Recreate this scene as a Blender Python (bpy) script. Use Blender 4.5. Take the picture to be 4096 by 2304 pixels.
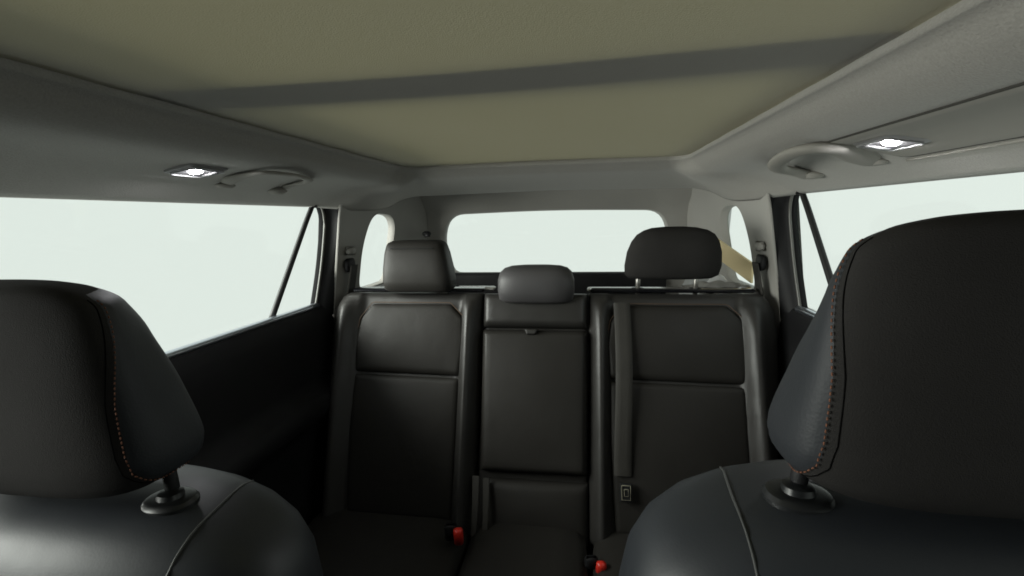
import bpy, math
from math import sin, cos, pi, radians, hypot
from mathutils import Vector, Matrix
from mathutils.bvhtree import BVHTree

for o in list(bpy.data.objects):
    bpy.data.objects.remove(o)
scene = bpy.context.scene
COL = scene.collection

# ------------------------------------------------------------------ camera, light, exposure
# metres; x across the car, y towards the tailgate, z up from the cabin floor
cd = bpy.data.cameras.new('camera')
cd.sensor_width = 36.0
cd.lens = 16.07
cd.clip_start = 0.01
cd.clip_end = 200.0
cam = bpy.data.objects.new('camera', cd)
COL.objects.link(cam)
yaw, pitch, roll = radians(-8.7254), radians(-8.8037), radians(-1.2619)
fw = Vector((sin(yaw)*cos(pitch), cos(yaw)*cos(pitch), sin(pitch)))
r0 = Vector((cos(yaw), -sin(yaw), 0.0))
u0 = r0.cross(fw)
rt = r0*cos(roll) + u0*sin(roll)
up = u0*cos(roll) - r0*sin(roll)
M = Matrix((rt, up, -fw)).transposed().to_4x4()
M.translation = Vector((0.13, 0.0, 1.06))
cam.matrix_world = M
scene.camera = cam

SKY = 1.0                                   # flat white overcast sky all round the car
TINT = (1.0/SKY)**.5                              # rear glass tint, offsetting the sky strength so windows keep their pale tone
world = bpy.data.worlds.new('World')
scene.world = world
world.use_nodes = True
bg = world.node_tree.nodes['Background']
bg.inputs['Color'].default_value = (1.0, 0.985, 0.965, 1)
bg.inputs['Strength'].default_value = SKY
def area_lamp(name, loc, target, size, power, col):
    l = bpy.data.lights.new(name, 'AREA')
    l.shape = 'RECTANGLE'; l.size, l.size_y = size
    l.energy = power; l.color = col
    o = bpy.data.objects.new(name, l)
    COL.objects.link(o)
    o.location = loc
    o.rotation_euler = (Vector(target)-Vector(loc)).to_track_quat('-Z', 'Y').to_euler()
    return o
# added lamp, no source seen: broad soft light from the left, outside the windows
area_lamp('added_left_light', (-3.4, -0.3, 1.75), (0.4, 0.9, 0.95), (3.2, 3.2), 720, (1.0, 0.92, 0.90))
scene.view_settings.view_transform = 'Standard'
scene.view_settings.look = 'None'
scene.view_settings.exposure = 0.0
scene.view_settings.gamma = 1.0
scene.render.engine = 'CYCLES'
scene.cycles.max_bounces = 10
scene.cycles.diffuse_bounces = 6
scene.cycles.transparent_max_bounces = 12
scene.cycles.sample_clamp_indirect = 4.0
scene.cycles.use_denoising = True
scene.cycles.filter_width = 1.7

# ------------------------------------------------------------------ materials
def nodes(name):
    m = bpy.data.materials.new(name)
    m.use_nodes = True
    nt = m.node_tree
    return m, nt, nt.nodes['Principled BSDF'], nt.nodes, nt.links

def surf(name, col, rough=0.8, spec=0.3, bump=0.0, scale=900.0, var=0.0, vscale=6.0, metal=0.0, sheen=0.0, detail=2.0):
    m, nt, b, N, L = nodes(name)
    b.inputs['Base Color'].default_value = (*col, 1)
    b.inputs['Roughness'].default_value = rough
    b.inputs['Specular IOR Level'].default_value = spec
    b.inputs['Metallic'].default_value = metal
    if sheen:
        b.inputs['Sheen Weight'].default_value = sheen
    tc = N.new('ShaderNodeTexCoord')
    if var:
        n = N.new('ShaderNodeTexNoise'); n.inputs['Scale'].default_value = vscale; n.inputs['Detail'].default_value = 5
        L.new(tc.outputs['Object'], n.inputs['Vector'])
        r = N.new('ShaderNodeMapRange')
        r.inputs['From Min'].default_value = 0.3; r.inputs['From Max'].default_value = 0.7
        r.inputs['To Min'].default_value = 1-var; r.inputs['To Max'].default_value = 1+var
        L.new(n.outputs['Fac'], r.inputs['Value'])
        mx = N.new('ShaderNodeMix'); mx.data_type = 'RGBA'; mx.blend_type = 'MULTIPLY'
        mx.inputs['Factor'].default_value = 1
        mx.inputs[6].default_value = (*col, 1)
        L.new(r.outputs['Result'], mx.inputs[7])
        L.new(mx.outputs[2], b.inputs['Base Color'])
        r2 = N.new('ShaderNodeMapRange')
        r2.inputs['From Min'].default_value = 0.3; r2.inputs['From Max'].default_value = 0.7
        r2.inputs['To Min'].default_value = max(0.05, rough-0.08); r2.inputs['To Max'].default_value = min(1, rough+0.08)
        L.new(n.outputs['Fac'], r2.inputs['Value']); L.new(r2.outputs['Result'], b.inputs['Roughness'])
    if bump:
        n2 = N.new('ShaderNodeTexNoise'); n2.inputs['Scale'].default_value = scale; n2.inputs['Detail'].default_value = detail
        L.new(tc.outputs['Object'], n2.inputs['Vector'])
        bp = N.new('ShaderNodeBump'); bp.inputs['Strength'].default_value = bump; bp.inputs['Distance'].default_value = 0.002
        L.new(n2.outputs['Fac'], bp.inputs['Height']); L.new(bp.outputs['Normal'], b.inputs['Normal'])
    return m

def leather(name, col, rough=0.42, spec=0.5, relief=1.0):
    m, nt, b, N, L = nodes(name)
    b.inputs['Base Color'].default_value = (*col, 1)
    b.inputs['Specular IOR Level'].default_value = spec
    tc = N.new('ShaderNodeTexCoord')
    v = N.new('ShaderNodeTexVoronoi'); v.inputs['Scale'].default_value = 420
    n = N.new('ShaderNodeTexNoise'); n.inputs['Scale'].default_value = 9; n.inputs['Detail'].default_value = 4
    for q in (v, n):
        L.new(tc.outputs['Object'], q.inputs['Vector'])
    r = N.new('ShaderNodeMapRange')
    r.inputs['From Min'].default_value = 0.3; r.inputs['From Max'].default_value = 0.7
    r.inputs['To Min'].default_value = rough-0.06; r.inputs['To Max'].default_value = rough+0.08
    L.new(n.outputs['Fac'], r.inputs['Value']); L.new(r.outputs['Result'], b.inputs['Roughness'])
    b1 = N.new('ShaderNodeBump'); b1.inputs['Strength'].default_value = 0.12*relief; b1.inputs['Distance'].default_value = 0.001
    L.new(v.outputs['Distance'], b1.inputs['Height'])
    b2 = N.new('ShaderNodeBump'); b2.inputs['Strength'].default_value = 0.25*relief; b2.inputs['Distance'].default_value = 0.006
    L.new(n.outputs['Fac'], b2.inputs['Height']); L.new(b1.outputs['Normal'], b2.inputs['Normal'])
    L.new(b2.outputs['Normal'], b.inputs['Normal'])
    return m

def glass_mat(name, tint):
    m = bpy.data.materials.new(name); m.use_nodes = True
    nt = m.node_tree; N = nt.nodes; L = nt.links
    N.clear()
    out = N.new('ShaderNodeOutputMaterial')
    t = N.new('ShaderNodeBsdfTransparent'); t.inputs['Color'].default_value = (*tint, 1)
    g = N.new('ShaderNodeBsdfGlossy'); g.inputs['Roughness'].default_value = 0.03
    mx = N.new('ShaderNodeMixShader'); mx.inputs['Fac'].default_value = 0.02
    L.new(t.outputs[0], mx.inputs[1]); L.new(g.outputs[0], mx.inputs[2]); L.new(mx.outputs[0], out.inputs['Surface'])
    return m

def blind_mat():
    m = bpy.data.materials.new('sun_blind_cloth'); m.use_nodes = True
    nt = m.node_tree; N = nt.nodes; L = nt.links
    N.clear()
    out = N.new('ShaderNodeOutputMaterial')
    d = N.new('ShaderNodeBsdfDiffuse'); d.inputs['Color'].default_value = (0.42, 0.405, 0.375, 1)
    t = N.new('ShaderNodeBsdfTranslucent'); t.inputs['Color'].default_value = (0.66, 0.615, 0.33, 1)
    tc = N.new('ShaderNodeTexCoord')
    n = N.new('ShaderNodeTexNoise'); n.inputs['Scale'].default_value = 650; n.inputs['Detail'].default_value = 3
    L.new(tc.outputs['Object'], n.inputs['Vector'])
    bp = N.new('ShaderNodeBump'); bp.inputs['Strength'].default_value = 0.35; bp.inputs['Distance'].default_value = 0.002
    L.new(n.outputs['Fac'], bp.inputs['Height'])
    L.new(bp.outputs['Normal'], d.inputs['Normal'])
    mx = N.new('ShaderNodeMixShader'); mx.inputs['Fac'].default_value = 0.178
    L.new(d.outputs[0], mx.inputs[1]); L.new(t.outputs[0], mx.inputs[2]); L.new(mx.outputs[0], out.inputs['Surface'])
    return m

def glow(name, col, s):
    m, nt, b, N, L = nodes(name)
    b.inputs['Base Color'].default_value = (0.8, 0.8, 0.8, 1)
    b.inputs['Emission Color'].default_value = (*col, 1)
    b.inputs['Emission Strength'].default_value = s
    return m

LINER = surf('headliner_cloth', (0.345, 0.331, 0.306), 0.95, 0.15, 0.5, 420, 0.07, 330.0, sheen=0.1)
TRIM = surf('pale_trim_plastic', (0.325, 0.315, 0.292), 0.6, 0.35, 0.12, 1200, 0.05, 5.0)
PANEL = surf('lamp_panel_plastic', (0.30, 0.287, 0.26), 0.85, 0.2, 0.1, 1200)
BLACK = surf('black_door_plastic', (0.009, 0.009, 0.010), 0.6, 0.3, 0.2, 900, 0.15, 8.0)
RUBBER = surf('black_rubber', (0.012, 0.012, 0.012), 0.5, 0.4, 0.1, 600)
SEAL = surf('grey_seal', (0.10, 0.10, 0.09), 0.35, 0.5)
GLOSSBLACK = surf('gloss_black_plastic', (0.01, 0.01, 0.012), 0.15, 0.6)
SILL = surf('belt_highlight_metal', (0.62, 0.66, 0.72), 0.32, 0.6, metal=1.0)  # bright bluish metal, put in for the window highlight along the door top
CHROME = surf('brushed_post_steel', (0.50, 0.48, 0.45), 0.42, 0.5, metal=1.0)
LEATHER = leather('black_leather', (0.0215, 0.0200, 0.0180), 0.50, 0.26, 1.6)
LEATHER_B = leather('bolster_leather', (0.027, 0.0258, 0.0242), 0.42, 0.42, 1.6)
SUEDE = surf('black_suede_cloth', (0.028, 0.0267, 0.0260), 0.9, 0.08, 0.35, 1100, 0.12, 12.0)
SIDEHIDE = leather('blue_black_leather', (0.026, 0.0285, 0.033), 0.55, 0.35)
SHOULDER = leather('front_seat_leather', (0.024, 0.027, 0.032), 0.46, 0.45, 0.4)
MIDHEAD = leather('lit_centre_leather', (0.060, 0.058, 0.060), 0.50, 0.4)  # lightened to paint the extra light on the centre headrest
CARPET = surf('black_carpet', (0.010, 0.010, 0.011), 1.0, 0.1, 0.6, 500)
THREAD = surf('orange_thread', (0.17, 0.075, 0.046), 0.7, 0.2)
PIPING = surf('brown_seam_thread', (0.10, 0.066, 0.045), 0.6, 0.3)
GREYSEAM = surf('grey_seam_thread', (0.07, 0.072, 0.07), 0.5, 0.4)
WEBBING = surf('belt_webbing', (0.034, 0.032, 0.028), 0.65, 0.35, 0.5, 450, 0.1, 30)
RED = surf('red_plastic', (0.62, 0.030, 0.018), 0.4, 0.5)
RED.node_tree.nodes['Principled BSDF'].inputs['Subsurface Weight'].default_value = 0.0
LEDGE_SHINE = surf('ledge_reflection_white', (0.80, 0.79, 0.77), 0.3, 0.5)  # whitened to paint the rear-window light on the seat-top ledge
CARGO = surf('grey_cargo_plastic', (0.42, 0.43, 0.43), 0.6, 0.3, 0.2, 500, 0.08, 9.0)
TAN = surf('tan_board', (0.72, 0.60, 0.36), 0.8, 0.2, 0.1, 300, 0.05, 8)
BAG = surf('pale_bag_plastic', (0.68, 0.68, 0.68), 0.4, 0.4, 0.3, 60, 0.05, 20)
CLOTHGREY = surf('grey_cloth', (0.34, 0.33, 0.31), 0.9, 0.2, 0.5, 400, 0.1, 20)
BODY = surf('white_body_paint', (0.55, 0.55, 0.55), 0.4, 0.5)
BEZEL = surf('silvery_bezel', (0.24, 0.235, 0.235), 0.45, 0.4)
LENSRIM = surf('lamp_rim_plastic', (0.2, 0.2, 0.2), 0.3, 0.5)
LED = glow('lit_lamp_lens', (0.97, 0.97, 1.0), 300.0)
SLEEVE = surf('satin_black_plastic', (0.014, 0.015, 0.016), 0.36, 0.45)
SEAM_SHADE = surf('seam_shade', (0.004, 0.004, 0.004), 1.0, 0.02)  # near-black, paints the shadow line beside the headrest stitches
JOINT = surf('dark_grey_joint', (0.06, 0.058, 0.052), 0.9, 0.1)
LENSGLOW = glow('glowing_lamp_cover', (0.95, 0.90, 0.97), 0.14)
LENSGLOW.node_tree.nodes['Principled BSDF'].inputs['Base Color'].default_value = (0.02, 0.02, 0.02, 1)
LENSGLOW.node_tree.nodes['Principled BSDF'].inputs['Roughness'].default_value = 0.7
LABEL = surf('pale_label_print', (0.17, 0.16, 0.12), 0.6, 0.3)
REARGLASS = glass_mat('rear_window_glass', (.765**.5*TINT, .862**.5*TINT, .815**.5*TINT))  # pale green tint added to set the tone of the windows
FRONTGLASS = glass_mat('front_dimming_glass', (.16, .163, .16))  # unseen front panes, darkened to hold back light from the front
ROOFGLASS = glass_mat('roof_glass', (0.62, 0.64, 0.62))

# ------------------------------------------------------------------ mesh helpers
def mesh_obj(name, verts, faces, mat, parent=None, smooth=True, sharp=None, sub=0):
    me = bpy.data.meshes.new(name)
    me.from_pydata([tuple(v) for v in verts], [], faces)
    me.validate()
    me.materials.append(mat)
    if smooth:
        me.polygons.foreach_set('use_smooth', [True]*len(me.polygons))
        if sharp:
            me.set_sharp_from_angle(angle=radians(sharp))
    me.update()
    o = bpy.data.objects.new(name, me)
    COL.objects.link(o)
    if parent:
        o.parent = parent
        o.matrix_parent_inverse = Matrix.Translation(-parent_loc(parent))
    if sub:
        s = o.modifiers.new('subsurf', 'SUBSURF'); s.levels = s.render_levels = sub
    return o

def parent_loc(p):
    return Vector(p.location) if p.type == 'EMPTY' else Vector((0, 0, 0))

def thing(name, label, cat, loc=(0, 0, 0), group=None):
    o = bpy.data.objects.new(name, None)
    o.location = loc
    o.empty_display_size = 0.05
    COL.objects.link(o)
    o['label'] = label
    o['category'] = cat
    if group:
        o['group'] = group
    return o

def grid_faces(nu, nv, closed_u=False, base=0):
    f = []
    for i in range(nu if closed_u else nu-1):
        for j in range(nv-1):
            a = i*nv+j; b = ((i+1) % nu)*nv+j
            f.append((base+a, base+b, base+b+1, base+a+1))
    return f

def merge(*parts):
    V, F = [], []
    for v, f in parts:
        k = len(V)
        V += list(v)
        F += [tuple(i+k for i in q) for q in f]
    return V, F

def lerp(a, b, t):
    return a+(b-a)*t

def interp(x, xs, ys):
    if x <= xs[0]:
        return ys[0]
    for i in range(len(xs)-1):
        if x <= xs[i+1]:
            return lerp(ys[i], ys[i+1], (x-xs[i])/(xs[i+1]-xs[i]))
    return ys[-1]

def sinterp(x, xs, ys):
    """smooth (monotone cubic) interpolation"""
    n = len(xs)
    if x <= xs[0]:
        return ys[0]
    if x >= xs[-1]:
        return ys[-1]
    d = [(ys[i+1]-ys[i])/(xs[i+1]-xs[i]) for i in range(n-1)]
    m = [d[0]]+[0 if d[i-1]*d[i] <= 0 else 2*d[i-1]*d[i]/(d[i-1]+d[i]) for i in range(1, n-1)]+[d[-1]]
    for i in range(n-1):
        if x <= xs[i+1]:
            h = xs[i+1]-xs[i]; t = (x-xs[i])/h
            return ((2*t**3-3*t**2+1)*ys[i]+(t**3-2*t**2+t)*h*m[i]+(-2*t**3+3*t**2)*ys[i+1]+(t**3-t**2)*h*m[i+1])

def resample(pts, n, closed=False):
    pts = [Vector(p) for p in pts]
    if closed:
        pts = pts+[pts[0]]
    L = [0.0]
    for a, b in zip(pts, pts[1:]):
        L.append(L[-1]+(b-a).length)
    out = []
    for k in range(n):
        s = L[-1]*k/(n if closed else n-1)
        i = 0
        while i < len(L)-2 and L[i+1] < s:
            i += 1
        t = 0 if L[i+1] == L[i] else (s-L[i])/(L[i+1]-L[i])
        out.append(pts[i].lerp(pts[i+1], min(1, t)))
    return out

def smooth_path(pts, n):
    """Catmull-Rom through the points"""
    P = [Vector(p) for p in pts]
    P = [P[0]*2-P[1]]+P+[P[-1]*2-P[-2]]
    out = []
    segs = len(P)-3
    for k in range(n):
        s = segs*k/(n-1); i = min(int(s), segs-1); t = s-i
        a, b, c, d = P[i:i+4]
        out.append(0.5*((2*b)+(c-a)*t+(2*a-5*b+4*c-d)*t*t+(3*b-a-3*c+d)*t**3))
    return out

def round_poly(pts, r, seg=6):
    """round the corners of a closed 2D polygon; r may be a list"""
    P = [Vector((p[0], p[1])) for p in pts]
    out = []
    n = len(P)
    for i in range(n):
        a, b, c = P[i-1], P[i], P[(i+1) % n]
        rr = r[i] if isinstance(r, (list, tuple)) else r
        d1 = (a-b); d2 = (c-b)
        rr = min(rr, d1.length*0.49, d2.length*0.49)
        if rr <= 1e-6:
            out.append(b); continue
        p1 = b+d1.normalized()*rr; p2 = b+d2.normalized()*rr
        for k in range(seg+1):
            t = k/seg
            out.append(p1.lerp(b, t).lerp(b.lerp(p2, t), t))
    return out

def tube(path, rad, nseg=10, flat=1.0, upv=(0, 0, 1), caps=True):
    """sweep an ellipse along a path; rad number or function of t; flat scales the second axis"""
    P = [Vector(p) for p in path]
    V, n = [], len(P)
    for i, p in enumerate(P):
        t = (P[min(i+1, n-1)]-P[max(i-1, 0)]).normalized()
        a = t.cross(Vector(upv))
        if a.length < 1e-4:
            a = t.cross(Vector((1, 0, 0)))
        a.normalize(); b = a.cross(t)
        r = rad(i/(n-1)) if callable(rad) else rad
        for k in range(nseg):
            q = 2*pi*k/nseg
            V.append(p+a*(cos(q)*r)+b*(sin(q)*r*flat))
    F = []
    for i in range(n-1):
        for k in range(nseg):
            k2 = (k+1) % nseg
            F.append((i*nseg+k, i*nseg+k2, (i+1)*nseg+k2, (i+1)*nseg+k))
    if caps:
        F.append(tuple(range(nseg-1, -1, -1)))
        F.append(tuple((n-1)*nseg+k for k in range(nseg)))
    return V, F

def box(c, s, bev=0.003, rot=None):
    """box with bevelled edges: centre, full sizes"""
    x, y, z = [q/2 for q in s]
    b = min(bev, x*0.9, y*0.9, z*0.9)
    V = []
    for zz, ins in ((-z, b), (-z+b, 0), (z-b, 0), (z, b)):
        for px, py in ((-1, -1), (1, -1), (1, 1), (-1, 1)):
            ex, ey = x-ins, y-ins
            if px*py > 0:
                V += [(px*ex, py*(ey-b), zz), (px*(ex-b), py*ey, zz)] if False else [(px*ex, py*(ey-b), zz), (px*(ex-b), py*ey, zz)]
            else:
                V += [(px*(ex-b), py*ey, zz), (px*ex, py*(ey-b), zz)]
    V = [Vector(v) for v in V]
    # order the ring by angle so that faces are simple
    ring = sorted(range(8), key=lambda i: math.atan2(V[8+i].y/ y, V[8+i].x / x))
    W = []
    for l in range(4):
        W += [V[l*8+i] for i in ring]
    F = []
    for l in range(3):
        for k in range(8):
            k2 = (k+1) % 8
            F.append((l*8+k, l*8+k2, (l+1)*8+k2, (l+1)*8+k))
    F.append(tuple(range(7, -1, -1))); F.append(tuple(24+k for k in range(8)))
    R = rot if rot else Matrix.Identity(3)
    return [R @ v+Vector(c) for v in W], F

def sloft(levels, nseg=48, e=3.0):
    """vertical loft of superellipse sections; level = (z, xc, yc, half width, half depth[, exponent])"""
    V = []
    for lv in levels:
        z, xc, yc, w, d = lv[:5]
        ee = lv[5] if len(lv) > 5 else e
        for k in range(nseg):
            q = 2*pi*k/nseg
            cx, cy = cos(q), sin(q)
            V.append((xc+w*math.copysign(abs(cx)**(2/ee), cx), yc+d*math.copysign(abs(cy)**(2/ee), cy), z))
    F = []
    n = len(levels)
    for i in range(n-1):
        for k in range(nseg):
            k2 = (k+1) % nseg
            F.append((i*nseg+k, i*nseg+k2, (i+1)*nseg+k2, (i+1)*nseg+k))
    F.append(tuple(range(nseg-1, -1, -1)))
    F.append(tuple((n-1)*nseg+k for k in range(nseg)))
    return V, F

def bvh_of(V, F):
    return BVHTree.FromPolygons([Vector(v) for v in V], F)

def prof(d, r):
    """quarter-round edge: 0 at the edge, 1 from distance r on"""
    t = max(0.0, min(1.0, d/r))
    return math.sqrt(max(0.0, 1-(1-t)**2))

def clustered(n, W, r):
    """parameters 0..1 with more samples near both ends (within r of width W)"""
    k = 6
    a = min(0.35, r/max(W, 1e-5))
    lo = [a*(1-cos(pi/2*i/k)) for i in range(k)]
    mid = [a+(1-2*a)*i/n for i in range(n+1)]
    return lo+mid+[1-q for q in reversed(lo)]

def panel(bottom, top, left, right, H, r, base, mapf, n=(16, 16), bulge=0.0, extra=None, skirt=0.03):
    """a stuffed panel: a Coons patch over four boundary lines (bottom and top run left to right, left and right run
    bottom to top) in seat-plane coordinates, rounded over at its edges and puffed up by bulge"""
    def ev(line, t):
        pts = [Vector((p[0], p[1])) for p in line]
        L = [0.0]
        for a, b in zip(pts, pts[1:]):
            L.append(L[-1]+(b-a).length)
        s = t*L[-1]
        for i in range(len(pts)-1):
            if s <= L[i+1]+1e-9:
                return pts[i].lerp(pts[i+1], (s-L[i])/max(1e-9, L[i+1]-L[i]))
        return pts[-1]
    W = (ev(top, .5)-ev(top, 0)).length*2
    W = (Vector(top[-1][:2])-Vector(top[0][:2])).length*.5+(Vector(bottom[-1][:2])-Vector(bottom[0][:2])).length*.5
    Hh = (Vector(left[-1][:2])-Vector(left[0][:2])).length*.5+(Vector(right[-1][:2])-Vector(right[0][:2])).length*.5
    us, vs = clustered(n[0], W, r), clustered(n[1], Hh, r)
    c00, c10 = Vector(bottom[0][:2]), Vector(bottom[-1][:2])
    c01, c11 = Vector(top[0][:2]), Vector(top[-1][:2])
    V = []
    for iu in range(-1, len(us)+1):
        for iv in range(-1, len(vs)+1):
            u = us[max(0, min(len(us)-1, iu))]; v = vs[max(0, min(len(vs)-1, iv))]
            p = (1-v)*ev(bottom, u)+v*ev(top, u)+(1-u)*ev(left, v)+u*ev(right, v) \
                - ((1-u)*(1-v)*c00+u*(1-v)*c10+(1-u)*v*c01+u*v*c11)
            if iu in (-1, len(us)) or iv in (-1, len(vs)):
                h = base-skirt
            else:
                h = base+H*prof(min(u, 1-u)*W, r)*prof(min(v, 1-v)*Hh, r)
                h += bulge*(1-(2*u-1)**2)*(1-(2*v-1)**2)
                if extra:
                    h += extra(p.x, p.y)
            V.append(mapf(p.x, p.y, h))
    return V, grid_faces(len(us)+2, len(vs)+2)

def hole_panel(inner, outer, mapf, rings=8, ease=None):
    """a sheet with a hole: inner and outer outlines (2D, same count), mapped to 3D"""
    n = len(inner)
    V = []
    for k in range(n):
        a, b = Vector(inner[k]), Vector(outer[k])
        for j in range(rings):
            t = j/(rings-1)
            p = a.lerp(b, t)
            V.append(mapf(p.x, p.y))
    return V, grid_faces(n, rings, True)

def match_outline(inner, rect, n):
    """resample the inner outline to n points and find for each the point on the outer rectangle in the same direction"""
    inn = resample([(p[0], p[1], 0) for p in inner], n, True)
    inn = [Vector((p.x, p.y)) for p in inn]
    cx = sum(p.x for p in inn)/n; cy = sum(p.y for p in inn)/n
    x0, y0, x1, y1 = rect
    out = []
    for p in inn:
        # scale the inner bounding box onto the rectangle, then push onto its border
        ix0 = min(q.x for q in inn); ix1 = max(q.x for q in inn); iy0 = min(q.y for q in inn); iy1 = max(q.y for q in inn)
        dx = (p.x-(ix0+ix1)/2)/((ix1-ix0)/2); dy = (p.y-(iy0+iy1)/2)/((iy1-iy0)/2)
        m = max(abs(dx), abs(dy))
        dx, dy = dx/m, dy/m
        out.append(Vector(((x0+x1)/2+dx*(x1-x0)/2, (y0+y1)/2+dy*(y1-y0)/2)))
    return inn, out

def strip(rings):
    """rings of equal length joined one to the next, each ring closed"""
    n = len(rings[0])
    V = [p for r in rings for p in r]
    F = []
    for i in range(len(rings)-1):
        for k in range(n):
            k2 = (k+1) % n
            F.append((i*n+k, i*n+k2, (i+1)*n+k2, (i+1)*n+k))
    return V, F

# ------------------------------------------------------------------ the cabin
cabin = thing('car_cabin', 'pale grey cabin of an estate car with olive sun blind, white windows and black doors', 'car interior')

# --- headliner round the roof opening
T_S = [0, .034, .08, .2, .33, .5, .7, .88, 1]
Z_S = [1.218, 1.214, 1.196, 1.176, 1.170, 1.166, 1.150, 1.125, 1.106]
T_R = [0, .05, .13, .3, .6, .88, 1]
Z_R = [1.218, 1.210, 1.196, 1.190, 1.180, 1.167, 1.160]
OPX, OPY, OPR = 0.435, 1.45, 0.055

def liner_z(x):
    return sinterp((abs(x)-OPX)/.295, T_S, Z_S)

def liner():
    inner, outer, wgt = [], [], []
    ys = [-0.12+i*(1.395+0.12)/30 for i in range(31)]
    for y in ys:
        inner.append((OPX, y)); outer.append((.73, y, 1.106)); wgt.append(0.0)
    path = [(.73, 1.395, 1.106), (.714, 1.425, 1.103), (.688, 1.452, 1.100), (.662, 1.49, 1.096), (.652, 1.57, 1.095), (.648, 1.68, 1.098),
            (.640, 1.785, 1.112), (.615, 1.84, 1.136), (.578, 1.860, 1.150), (.53, 1.864, 1.155)]
    cs = smooth_path(path, 25)
    for k in range(1, 24):
        a = pi/2*k/24
        inner.append((OPX-OPR+OPR*cos(a), OPY-OPR+OPR*sin(a)))
        outer.append(tuple(cs[k])); 
        t = k/24
        wgt.append(t*t*(3-2*t))
    for i in range(13):
        t = i/12
        inner.append(((OPX-OPR)*(1-t), OPY)); outer.append((.53*(1-t), 1.864-0.006*t, 1.155+0.007*t)); wgt.append(1.0)
    n = len(inner)
    for i in range(n-2, -1, -1):
        inner.append((-inner[i][0], inner[i][1])); outer.append((-outer[i][0], outer[i][1], outer[i][2])); wgt.append(wgt[i])
    N = len(inner)
    ts = [0, .015, .034, .055, .08, .11, .15, .2, .26, .33, .41, .5, .6, .7, .8, .88, .95, 1.0]
    V = []
    for k in range(N):
        ix, iy = inner[k]; ox, oy, oz = outer[k]; w = wgt[k]
        dx, dy = ox-ix, oy-iy; dl = hypot(dx, dy); dx /= dl; dy /= dl
        V.append((ix+dx*.030, iy+dy*.030, 1.236))
        V.append((ix+dx*.004, iy+dy*.004, 1.232))
        for t in ts:
            zs = sinterp(t, T_S, Z_S); zr = sinterp(t, T_R, Z_R)
            gs = (zs-1.218)/(1.106-1.218); gr = (zr-1.218)/(1.160-1.218)
            g = lerp(gs, gr, w)
            V.append((lerp(ix, ox, t), lerp(iy, oy, t), 1.218+(oz-1.218)*g))
        # the edge turns up out of sight
        e = .012 if w > .6 else .004
        V.append((ox+dx*e*.6, oy+dy*e*.6, oz+(.003 if w < .5 else .004)))
        V.append((ox+dx*e, oy+dy*e, oz+.012))
        V.append((ox+dx*(e+.004), oy+dy*(e+.004), oz+.035))
    return V, grid_faces(N, len(ts)+5)

LV, LF = liner()
LBVH = bvh_of(LV, LF)
mesh_obj('headliner', LV, LF, LINER, cabin)
# front header of the roof lining, behind the windscreen
V = []
for i in range(25):
    x = -.73+1.46*i/24
    for y, z in ((-.125, 1.19), (-.02, 1.185), (.06, 1.195), (.095, 1.215), (.098, 1.235)):
        V.append((x, y, min(z, 1.2)-max(0, (abs(x)-.5))*.35 if y < .09 else z))
mesh_obj('roof_header', V, grid_faces(25, 5), LINER, cabin)

def on_liner(x, y, off=0.0):
    h = LBVH.ray_cast(Vector((x, y, 1.0)), Vector((0, 0, 1)))
    p, n = h[0], h[1]
    if n.z > 0:
        n = -n
    return p+n*off, n

# --- sun blind, cross beam, roof glass, roof skin
V = []
for i in range(41):
    for j in range(61):
        x = -.475+.95*i/40; y = -.10+1.59*j/60
        V.append((x, y, 1.2265+.004*(1-(x/.475)**2)+.0006*sin(y*40)*cos(x*9)))
sb = mesh_obj('sun_blind', V, grid_faces(41, 61), blind_mat(), cabin)
sb['label'] = 'olive translucent sun blind drawn across the roof opening'
V = []
secs = [(-.050, .0), (-.054, .008), (-.054, .030), (.054, .030), (.054, .008), (.050, .0)]
for i in range(31):
    x = -.60+1.2*i/30
    yc = .606-.028*(abs(x)/.4)**1.7-.012*(x/.4)
    for a, b in secs:
        V.append((x, yc+a, 1.2335+b))
mesh_obj('roof_crossbeam', V, [(i*6+k, i*6+(k+1) % 6, (i+1)*6+(k+1) % 6, (i+1)*6+k) for i in range(30) for k in range(6)], BLACK, cabin, sharp=30)
V = [(-.5, -.12, 1.29), (.5, -.12, 1.29), (.5, 1.52, 1.285), (-.5, 1.52, 1.285)]
mesh_obj('roof_glass', V+[(a, b, c+.006) for a, b, c in V], [(0, 1, 2, 3), (7, 6, 5, 4), (0, 4, 5, 1), (1, 5, 6, 2), (2, 6, 7, 3), (3, 7, 4, 0)], ROOFGLASS, cabin, smooth=False)
V, F = [], []
for s in (-1, 1):
    k = len(V)
    prof_r = [(.395, 1.262), (.395, 1.286), (.50, 1.284), (.62, 1.27), (.72, 1.23), (.765, 1.16), (.770, 1.122)]
    yl = [-.2, .4, 1.0, 1.5, 1.9, 2.1]
    for y in yl:
        for x, z in prof_r:
            V.append((s*x, y, z-.02*max(0, y-1.5)))
    F += grid_faces(len(yl), len(prof_r), base=k)
k = len(V)
for i in range(9):
    x = -.395+.79*i/8
    for y, z in ((1.43, 1.262), (1.43, 1.284), (1.75, 1.275), (2.02, 1.24), (2.10, 1.20)):
        V.append((x, y, z))
F += grid_faces(9, 5, base=k)
mesh_obj('roof_skin', V, F, BODY, cabin)

# --- C and D pillar trim with the quarter windows
PLAN = [(1.452, .668), (1.50, .664), (1.6, .660), (1.8, .655), (1.93, .628), (2.03, .580), (2.10, .555)]
def plan_x(y):
    return sinterp(y, [p[0] for p in PLAN], [p[1] for p in PLAN])

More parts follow.
